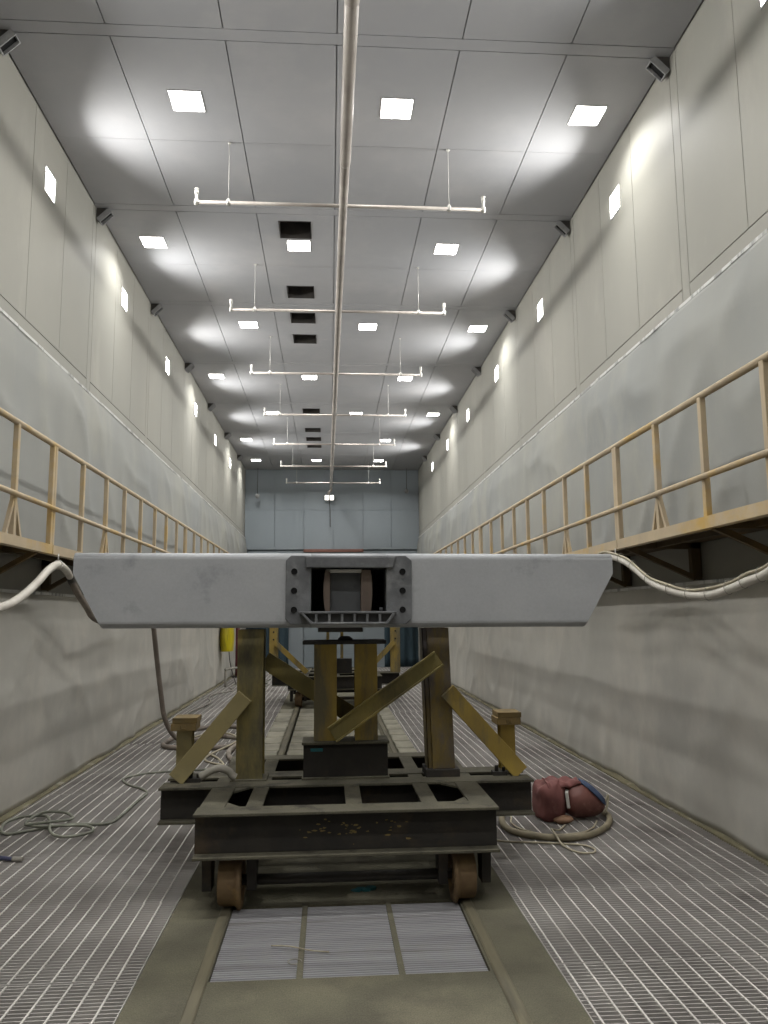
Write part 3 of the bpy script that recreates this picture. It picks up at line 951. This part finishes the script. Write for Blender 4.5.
# pocket behind the opening and the block in it
mb = MB()
mb.box(ox0 - 0.02, ox0, YS + 0.02, YS + 0.7, oz0 - 0.02, oz1 + 0.02).box(ox1, ox1 + 0.02, YS + 0.02, YS + 0.7, oz0 - 0.02, oz1 + 0.02)
mb.box(ox0, ox1, YS + 0.02, YS + 0.7, oz0 - 0.02, oz0).box(ox0, ox1, YS + 0.02, YS + 0.7, oz1, oz1 + 0.02)
mb.box(ox0, ox1, YS + 0.69, YS + 0.7, oz0, oz1)
W(mb, 'coupler_pocket', M_castdk)
mb = MB().box(0.004, 0.196, YS + 0.075, YS + 0.45, oz0 + 0.001, 1.972)
dg = W(mb, 'draft_block', M_grayblk, bev=0.004)
MB().box(-0.022, 0.204, YS + 0.03, YS + 0.08, 1.972, 1.992).build('top_lip', M_white, dg, bev=0.003)
for x0, x1, bulge in ((-0.026, 0.003, 0.012), (0.197, 0.258, 0.01)):
    s = -1 if x0 < 0 else 1
    xo, xi = (x0, x1) if s < 0 else (x1, x0)
    pts = [(xi, oz0 + 0.001), (xi, 1.988)] + [(xo + s * bulge * math.sin(PI * t), 1.988 - (1.988 - oz0 - 0.001) * t) for t in [i / 8 for i in range(9)]]
    MB().prism(pts, YS + 0.03, YS + 0.42).build('side_liner', M_brownpl, dg)
W(MB().tube([(0.325, YS + 0.06, oz0), (0.325, YS + 0.06, oz0 + 0.026)], 0.012, 10), 'pin', M_cast)
W(MB().box(-0.07, 0.21, YS + 0.05, YS + 0.6, 1.602, 1.63), 'carrier_plate', M_castdk, bev=0.004)
# frame behind the end beam
YE = 16.4
mb = MB().box(-0.14, -0.12, YS + 0.26, YE, 1.65, 2.03).box(0.36, 0.38, YS + 0.26, YE, 1.65, 2.03).box(-0.2, 0.44, YS + 0.26, YE, 2.03, 2.045)
W(mb, 'centre_sill', M_primer)
for x in (-1.46, 1.70):
    W(MB().box(x - 0.008, x + 0.008, YS + 0.26, YE, 1.80, 2.04).box(x - 0.06, x + 0.06, YS + 0.26, YE, 2.04, 2.052).box(x - 0.06, x + 0.06, YS + 0.26, YE, 1.788, 1.80), 'side_sill', M_primer)
for y in (5.74, 15.98):
    W(MB().prism([(-1.38, 1.80), (-1.38, 2.03), (-0.145, 2.03), (-0.145, 1.635), (-1.2, 1.635)], y - 0.16, y + 0.16).prism([(1.62, 1.80), (1.62, 2.03), (0.385, 2.03), (0.385, 1.635), (1.45, 1.635)], y - 0.16, y + 0.16), 'bolster', M_primer, bev=0.006)
y = 7.2
while y < 15.2:
    W(MB().prism([(-1.45, 1.86), (-1.45, 2.03), (-0.145, 2.03), (-0.145, 1.72)], y - 0.05, y + 0.05).prism([(1.69, 1.86), (1.69, 2.03), (0.385, 2.03), (0.385, 1.72)], y - 0.05, y + 0.05), 'cross_member', M_primer)
    y += 1.1
W(MB().prism([(-1.56, zT), (-1.56, 1.963), (-1.378, zB), (1.612, zB), (1.805, 1.965), (1.805, zT)], YE, YE + 0.2), 'rear_beam', M_primer, bev=0.02)

# ------------------------------------------------------------------ hoses and cables
def hose(name, pts, r, m, label, cat, n=6, seg=10, group=None):
    pts = smooth_path(pts, n)
    mb = MB().tube(pts, r, seg)
    return tag(mb.build(name, m), label, cat, group)
x = -2.285
ht = root('air_hose', (x, 6.9, 2.2), 'thick hose, pale then painted darker as shade from the deck, hung from the left walkway by a wire', 'hose')
pth = [(x, 5.1, 1.70), (x, 5.66, 1.779), (x, 5.9, 1.825), (x, 6.12, 1.895), (x, 6.36, 1.994), (x, 6.57, 2.094), (x, 6.79, 2.152), (x - 0.07, 7.2, 2.135), (x - 0.13, 7.50, 2.095), (x - 0.155, 7.63, 2.063)]
o = MB().tube(smooth_path(pth, 8), 0.032, 12).build('hose_line', M_hose_w, ht)
o.location = (-x, -6.9, -2.2)
o = MB().tube([(x - 0.135, 7.52, 2.092), (x - 0.155, 7.63, 2.063), (x - 0.158, 7.67, 2.042)], 0.035, 12).build('added_band', M_tie, ht)  # added band covering the jump from pale hose to shade colour
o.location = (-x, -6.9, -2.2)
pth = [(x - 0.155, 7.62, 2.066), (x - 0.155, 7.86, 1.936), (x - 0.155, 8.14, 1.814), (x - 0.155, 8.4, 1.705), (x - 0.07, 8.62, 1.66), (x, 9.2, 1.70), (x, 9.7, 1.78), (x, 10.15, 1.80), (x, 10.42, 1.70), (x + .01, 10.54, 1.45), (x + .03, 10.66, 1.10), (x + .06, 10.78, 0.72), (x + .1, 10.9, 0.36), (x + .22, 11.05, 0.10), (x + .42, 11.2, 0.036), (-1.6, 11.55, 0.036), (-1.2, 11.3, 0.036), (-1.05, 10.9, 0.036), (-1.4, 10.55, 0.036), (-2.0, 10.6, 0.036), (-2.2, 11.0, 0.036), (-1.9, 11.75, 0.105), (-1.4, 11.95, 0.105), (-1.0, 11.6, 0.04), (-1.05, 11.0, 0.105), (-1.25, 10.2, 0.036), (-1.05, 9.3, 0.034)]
o = MB().tube(smooth_path(pth, 8), 0.032, 12).build('lower_line', M_hose_shade, ht)  # same pale hose continued, with the deck's shade put into its colour
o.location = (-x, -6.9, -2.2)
o = MB().tube([(x, 6.79, 2.18), (x, 6.79, 2.245)], 0.005, 6)
rel0 = MB().tube([(x + 0.037 * math.cos(t), 6.79, 2.152 + 0.037 * math.sin(t)) for t in [k * 2 * PI / 16 for k in range(17)]], 0.004, 6).build('wire_loop', M_white, ht)
rel0.location = (-x, -6.9, -2.2)
o = o.build('hanging_wire', M_white, ht)
o.location = (-x, -6.9, -2.2)

x = 2.42 - 0.03
rc = root('cable_bundle', (x, 5.2, 2.0), 'pale hose and thin cable tied together, sagging under the right walkway', 'hose')
pth = [(x, 3.3, 2.18), (x, 3.75, 2.05), (x, 4.13, 1.915), (x, 4.33, 1.88), (x, 4.53, 1.845), (x, 4.78, 1.814), (x, 5.05, 1.818), (x, 5.34, 1.853), (x, 5.67, 1.923), (x, 5.94, 2.028), (x, 6.18, 2.115), (x, 6.44, 2.172), (x, 6.75, 2.19), (x, 7.2, 2.10), (x, 7.8, 2.0)]
def rel(o, loc):
    o.location = loc
sp = smooth_path(pth, 8)
rel(MB().tube(sp, 0.027, 12).build('hose_line', M_hose_w, rc), (-x, -5.2, -2.0))
sp2 = [p + Vector((-0.012, 0, 0.036 + 0.004 * math.sin(i * 0.35))) for i, p in enumerate(sp)]
rel(MB().tube(sp2, 0.010, 8).build('thin_cable', M_cord, rc), (-x, -5.2, -2.0))
for i in (18, 26, 33, 41, 49, 57, 66, 75, 83):
    p = sp[i]
    t = (sp[i + 1] - sp[i - 1]).normalized()
    mb = MB()
    for dz in (0,):
        nrm = t.cross(Vector((1, 0, 0))).normalized()
        ring = [p + Vector((-0.004, 0, 0.010)) + Vector((1, 0, 0)) * 0.0295 * math.cos(a) + nrm * 0.043 * math.sin(a) for a in [k * 2 * PI / 16 for k in range(17)]]
        mb.tube(ring, 0.0022, 6)
    rel(mb.build('cable_tie', M_hose_g, rc), (-x, -5.2, -2.0))
rel(MB().tube([(x, 6.40, 2.19), (x, 6.40, 2.241)], 0.005, 6).build('hanging_wire', M_white, rc), (-x, -5.2, -2.0))

hp = [(-1.25, 9.2), (-1.55, 9.17), (-1.862, 9.096), (-2.021, 9.023), (-2.156, 8.849), (-2.159, 8.689), (-2.035, 8.451), (-1.833, 8.207), (-1.764, 8.017), (-1.778, 7.718), (-1.784, 7.291), (-1.808, 6.979), (-1.89, 6.909), (-2.133, 6.934), (-2.277, 6.865), (-2.457, 6.728), (-2.55, 6.678), (-2.643, 6.809), (-2.70, 7.04), (-2.66, 7.206), (-2.549, 7.249), (-2.407, 7.144), (-2.3, 6.932), (-2.215, 6.673), (-2.107, 6.504), (-1.987, 6.475), (-1.877, 6.579), (-1.888, 6.7), (-1.989, 6.791), (-2.159, 6.809), (-2.3, 6.80), (-2.42, 6.83), (-2.5, 6.95), (-2.46, 7.2), (-2.281, 7.19), (-2.17, 7.06), (-2.137, 6.95), (-2.26, 6.88), (-2.459, 6.80)]
zs = [0.013] * len(hp)
for i in range(21, 39):
    zs[i] = 0.034
for i in range(33, 39):
    zs[i] = 0.05
hose('thin_hose', [(a, b, z) for (a, b), z in zip(hp, zs)], 0.0115, M_green, 'thin greenish hose looped on the left grating', 'hose')
o = root('hose_end', (-2.2, 5.98, 0.015), 'blue hose end with metal fitting on the left grating', 'hose')
rel(MB().tube(smooth_path([(-2.75, 6.22, 0.016), (-2.5, 6.10, 0.016), (-2.337, 6.03, 0.016), (-2.232, 5.985, 0.016)]), 0.014, 10).build('hose_line', M_blue, o), (2.2, -5.98, -0.015))
rel(MB().tube([(-2.235, 5.986, 0.018), (-2.225, 5.983, 0.018), (-2.224, 5.983, 0.018), (-2.16, 5.972, 0.018)], 0.015, 10, radii=[0.016, 0.019, 0.017, 0.016]).build('fitting', M_hose_g, o), (2.2, -5.98, -0.015))

# coil and cords beside the blasting helmet
cp = [(1.475, 6.95, .027), (1.465, 6.842, .027), (1.417, 6.644, .027), (1.401, 6.454, .027), (1.432, 6.3, .027), (1.531, 6.174, .027), (1.759, 6.075, .027), (1.972, 6.13, .027), (2.151, 6.30, .027), (2.27, 6.5, .027), (2.33, 6.7, .027), (2.32, 6.95, .027), (2.2, 7.12, .027)]
hose('breathing_hose', cp, 0.0255, M_hose_t, 'thick tan hose curving on the right grating in front of the maroon helmet', 'hose')
cp = [(1.0, 6.35), (1.285, 6.116), (1.516, 6.05), (1.70, 6.00), (1.868, 5.945), (1.921, 5.839), (1.876, 5.753), (1.778, 5.777), (1.72, 5.937), (1.70, 6.02), (1.70, 6.12), (1.71, 6.20), (1.80, 6.32), (1.87, 6.44), (1.9, 6.49)]
cz = [.009] * 7 + [.009, .012, .05, .065, .06, .02, .012, .012]
hose('rope', [(a, b, z) for (a, b), z in zip(cp, cz)], 0.0075, M_cord, 'pale thin rope looped in front of the thick tan hose on the grating', 'rope')
cp = [(1.56, 6.95, .01), (1.525, 6.767, .01), (1.49, 6.606, .01), (1.53, 6.40, .01), (1.69, 6.236, .01), (1.945, 6.26, .01), (2.10, 6.40, .01), (2.2, 6.6, .01)]
hose('rope', cp, 0.008, M_cord, 'second pale rope lying inside the curve of the thick tan hose', 'rope')
# couplings by the cart's right beam end
for i, (y, z, r, lab) in enumerate(((7.9, 0.03, 0.024, 'rear pale hose with coupling by the right beam end of the front cart'), (7.55, 0.026, 0.02, 'middle pale hose with coupling by the right beam end of the front cart'), (7.22, 0.022, 0.016, 'front pale hose with coupling by the right beam end of the front cart'))):
    h = root('hose_coupling', (1.6, y, 0), lab, 'hose', 'hoses by the right beam end')
    rel(MB().tube(smooth_path([(1.16, y + 0.1, z), (1.3, y + 0.06, z), (1.5, y, z), (1.85, y - 0.06, z)]), r, 10).build('hose_line', M_hose_w, h), (-1.6, -y, 0))
    rel(MB().tube([(1.62, y - 0.02, z), (1.66, y - 0.03, z), (1.70, y - 0.035, z), (1.74, y - 0.045, z)], r * 1.35, 8).build('coupling', M_cast, h), (-1.6, -y, 0))

# far floor hoses
def wob(x0, y0, x1, y1, n, amp, seed, z=0.016):
    rn = random.Random(seed)
    return [(x0 + (x1 - x0) * i / n + rn.uniform(-amp, amp), y0 + (y1 - y0) * i / n, z) for i in range(n + 1)]
hose('floor_hose', wob(-2.5, 13.0, -2.2, 24.5, 14, 0.16, 3), 0.016, M_hose_g, 'grey hose running along the foot of the left wall toward the far end', 'hose')
hose('floor_hose', wob(-1.5, 12.6, -1.75, 22.0, 10, 0.2, 5), 0.014, M_green, 'thin hose snaking on the far left grating beyond the front cart', 'hose')
hose('floor_hose', [(-1.1, 9.0, .014), (-1.35, 9.9, .014), (-1.7, 10.4, .05), (-1.9, 10.9, .09), (-1.5, 11.3, .115), (-1.2, 10.7, .10), (-1.5, 9.9, .014), (-1.2, 9.4, .014)], 0.013, M_cord, 'thin pale hose tangled over the hose coil behind the left outer brace', 'hose')

# arched rubber hose stub on the cart's left beam
st = hose('hose_offcut', [(-0.87, 5.56, 0.632), (-0.845, 5.56, 0.645), (-0.80, 5.56, 0.67), (-0.74, 5.56, 0.685), (-0.68, 5.56, 0.665), (-0.655, 5.56, 0.635), (-0.63, 5.56, 0.622)], 0.026, M_hose_g, 'short arched grey hose offcut on the left beam of the front cart', 'hose')

# ------------------------------------------------------------------ blasting helmet
hm = root('blast_helmet', (2.0, 6.75, 0), 'maroon blasting helmet with cape and blue strap lying on the right grating', 'helmet')
def shell(u, v):
    th = u * 2 * PI
    ph = (v - 0.5) * PI
    d = Vector((math.cos(ph) * math.cos(th), math.cos(ph) * math.sin(th), math.sin(ph)))
    rx = 0.235 if d.x > 0 else 0.15
    p = Vector((d.x * rx, d.y * 0.155, d.z * (0.155 if d.z > 0 else 0.138)))
    p.z -= 0.04 * max(d.x, 0) ** 1.5
    p += d * 0.006 * noise.noise(d * 3)
    return p + Vector((0.08, -0.02, 0.152))
MB().grid(40, 24, shell).build('shell', M_helm, hm)
# window frame, its face turned left and a little to the camera
M = Matrix.Translation((-0.022, -0.10, 0.185)) @ Matrix.Rotation(math.radians(-6), 4, 'Y') @ Matrix.Rotation(math.radians(-18), 4, 'Z')
mb = MB()
mb.box(-0.012, 0.014, -0.06, 0.08, 0.05, 0.066, M).box(-0.012, 0.014, -0.06, 0.08, -0.066, -0.05, M).box(-0.012, 0.014, -0.076, -0.06, -0.066, 0.066, M).box(-0.012, 0.014, 0.08, 0.096, -0.066, 0.066, M)
mb.build('window_frame', M_white, hm, bev=0.006)
MB().box(-0.004, 0.006, -0.06, 0.08, -0.05, 0.05, M).build('window', M_black, hm)
# strap over the crown
mb = MB()
def strapc(u, v):
    x_ = 0.10 + 0.19 * u
    w_ = (v - 0.5) * 0.11
    k = math.sqrt(max(0.0, 1 - ((x_ - 0.08) / 0.245) ** 2))
    a = math.radians(78 - 62 * u) 
    a += w_ * 5
    return Vector((x_, -0.02 - 0.164 * k * math.cos(a), 0.152 + 0.163 * k * math.sin(a) - 0.03 * u))
mb.grid(16, 6, strapc)
o = mb.build('strap', M_strap, hm)
s = o.modifiers.new('thickness', 'SOLIDIFY'); s.thickness = 0.01; s.offset = 1
mb = MB().tube(smooth_path([(0.27, -0.06, 0.10), (0.31, -0.06, 0.15), (0.345, -0.03, 0.185), (0.33, -0.06, 0.13), (0.29, -0.1, 0.05)]), 0.009, 8)
mb.build('lace', M_cord, hm)
# cape: folded cloth slumped to the left of the window, a flap thrown over the crown
def cape(u, v):
    th, ph = u * 2 * PI, (v - 0.5) * PI
    sp_ = lambda c, e: math.copysign(abs(c) ** e, c)
    x_ = -0.155 + 0.115 * sp_(math.cos(ph), 0.6) * sp_(math.cos(th), 0.7)
    y_ = -0.01 + 0.15 * sp_(math.cos(ph), 0.6) * sp_(math.sin(th), 0.7)
    z_ = 0.158 + 0.152 * sp_(math.sin(ph), 0.8)
    q = Vector((x_, y_, z_))
    n1 = noise.noise(Vector((x_ * 9, y_ * 9, z_ * 4)))
    n2 = 1 - 2 * abs(noise.noise(Vector((x_ * 7 + 3, y_ * 8, z_ * 3.5 + 1))))
    n3 = 1 - 2 * abs(noise.noise(Vector((x_ * 16 + 5, y_ * 10, z_ * 7 - x_ * 9))))
    q += (q - Vector((-0.155, -0.01, 0.158))) * (0.18 * n1 + 0.14 * n2 + 0.07 * n3)
    q.z = max(q.z + 0.012 * math.sin(x_ * 40), 0.006)
    return q
MB().grid(56, 36, cape).build('cape', M_cape, hm)
def flap2(u, v):
    x_ = -0.20 + 0.30 * u
    a = math.radians(35 + 90 * v + 25 * u * (1 - v))
    r_ = 0.172 + 0.012 * math.sin(16 * u + 5 * v) + 0.01 * math.sin(11 * v) - 0.012 * u
    return Vector((x_, -0.015 - r_ * math.cos(a), 0.15 + r_ * math.sin(a)))
o = MB().grid(24, 16, flap2).build('cape_flap', M_cape, hm)
s_ = o.modifiers.new('thickness', 'SOLIDIFY'); s_.thickness = 0.008; s_.offset = 1
def pad(u, v):
    th, ph = u * 2 * PI, (v - 0.5) * PI
    return Vector((-0.085 + 0.085 * math.cos(ph) * math.cos(th), -0.175 + 0.05 * math.cos(ph) * math.sin(th), 0.033 + 0.031 * math.sin(ph) * (1 + 0.2 * math.sin(th * 2))))
MB().grid(20, 10, pad).build('collar_pad', M_glove, hm)

# ------------------------------------------------------------------ yellow bundle and pole at the far left
yb2 = root('yellow_bag', (XL, 20.6, 1.4), 'yellow plastic bag hanging on the left wall with a cord below', 'bag')
def bag(u, v):
    a = u * 2 * PI
    w = 0.19 + 0.02 * math.sin(v * 5) + 0.012 * math.sin(4 * a + v * 6)
    d = 0.07 + 0.06 * (1 - abs(v - 0.35))
    return Vector((0.24 + d * math.cos(a) * 1.4, w * math.sin(a) * 1.6, -0.56 + 0.98 * v))
mb = MB().grid(28, 14, bag)
mb.build('bag_body', M_ywrap, yb2)
MB().tube(smooth_path([(0.30, -0.1, -0.5), (0.33, -0.1, -0.8), (0.40, -0.1, -1.1), (0.50, -0.15, -1.38)]), 0.010, 6).build('cord', M_tie, yb2)
MB().tube([(0.07, 0, 0.40), (0.24, 0, 0.38), (0.24, 0, 0.30)], 0.014, 8).build('hook', M_cart, yb2)
rp = root('red_pole', (-2.62, 23.0, 0), 'dull red upright pole standing far back near the left wall', 'pole')
MB().tube([(0, 0, 0.04), (0, 0, 1.75)], 0.06, 12).build('pole_shaft', M_redpole, rp)
MB().box(-0.14, 0.14, -0.14, 0.14, 0.0, 0.04).build('pole_base', M_cart, rp, bev=0.006)
gr = root('guard_rail', (-2.55, 21.3, 0), 'low grey pipe rail by the foot of the left wall at the far end', 'rail')
MB().tube(smooth_path([(0, -1.4, 0.0), (0, -1.4, 0.38), (0.03, -1.3, 0.42), (0.35, 0.2, 0.40), (0.55, 1.0, 0.38)], 5), 0.028, 10).build('rail_pipe', M_hose_g, gr)
MB().tube([(0.54, 0.98, 0.0), (0.54, 0.98, 0.37)], 0.026, 10).build('rail_leg', M_hose_g, gr)

# ------------------------------------------------------------------ world, camera, colour management
w = bpy.data.worlds.new('World')
S.world = w
w.use_nodes = True
w.node_tree.nodes['Background'].inputs[0].default_value = (0.02, 0.02, 0.02, 1)

f, pitch, yaw, roll = 783.457, 0.1318357, 0.0702882, -0.0087766
fw = Vector((math.sin(yaw) * math.cos(pitch), math.cos(yaw) * math.cos(pitch), math.sin(pitch)))
r0 = fw.cross(Vector((0, 0, 1))).normalized()
u0 = r0.cross(fw)
r = r0 * math.cos(roll) + u0 * math.sin(roll)
u = r.cross(fw)
cam = bpy.data.cameras.new('camera')
co = bpy.data.objects.new('camera', cam)
COL.objects.link(co)
cam.sensor_fit = 'HORIZONTAL'
cam.sensor_width = 36.0
cam.lens = f / 768 * 36.0
cam.clip_start = 0.05
cam.clip_end = 200
Mx = Matrix.Identity(4)
for i in range(3):
    Mx[i][0], Mx[i][1], Mx[i][2] = r[i], u[i], -fw[i]
Mx[2][3] = 1.7
co.matrix_world = Mx
S.camera = co
S.view_settings.view_transform = 'Standard'
S.view_settings.look = 'None'
S.view_settings.gamma = 1.0
S.view_settings.use_curve_mapping = False
S.view_settings.exposure = -0.05
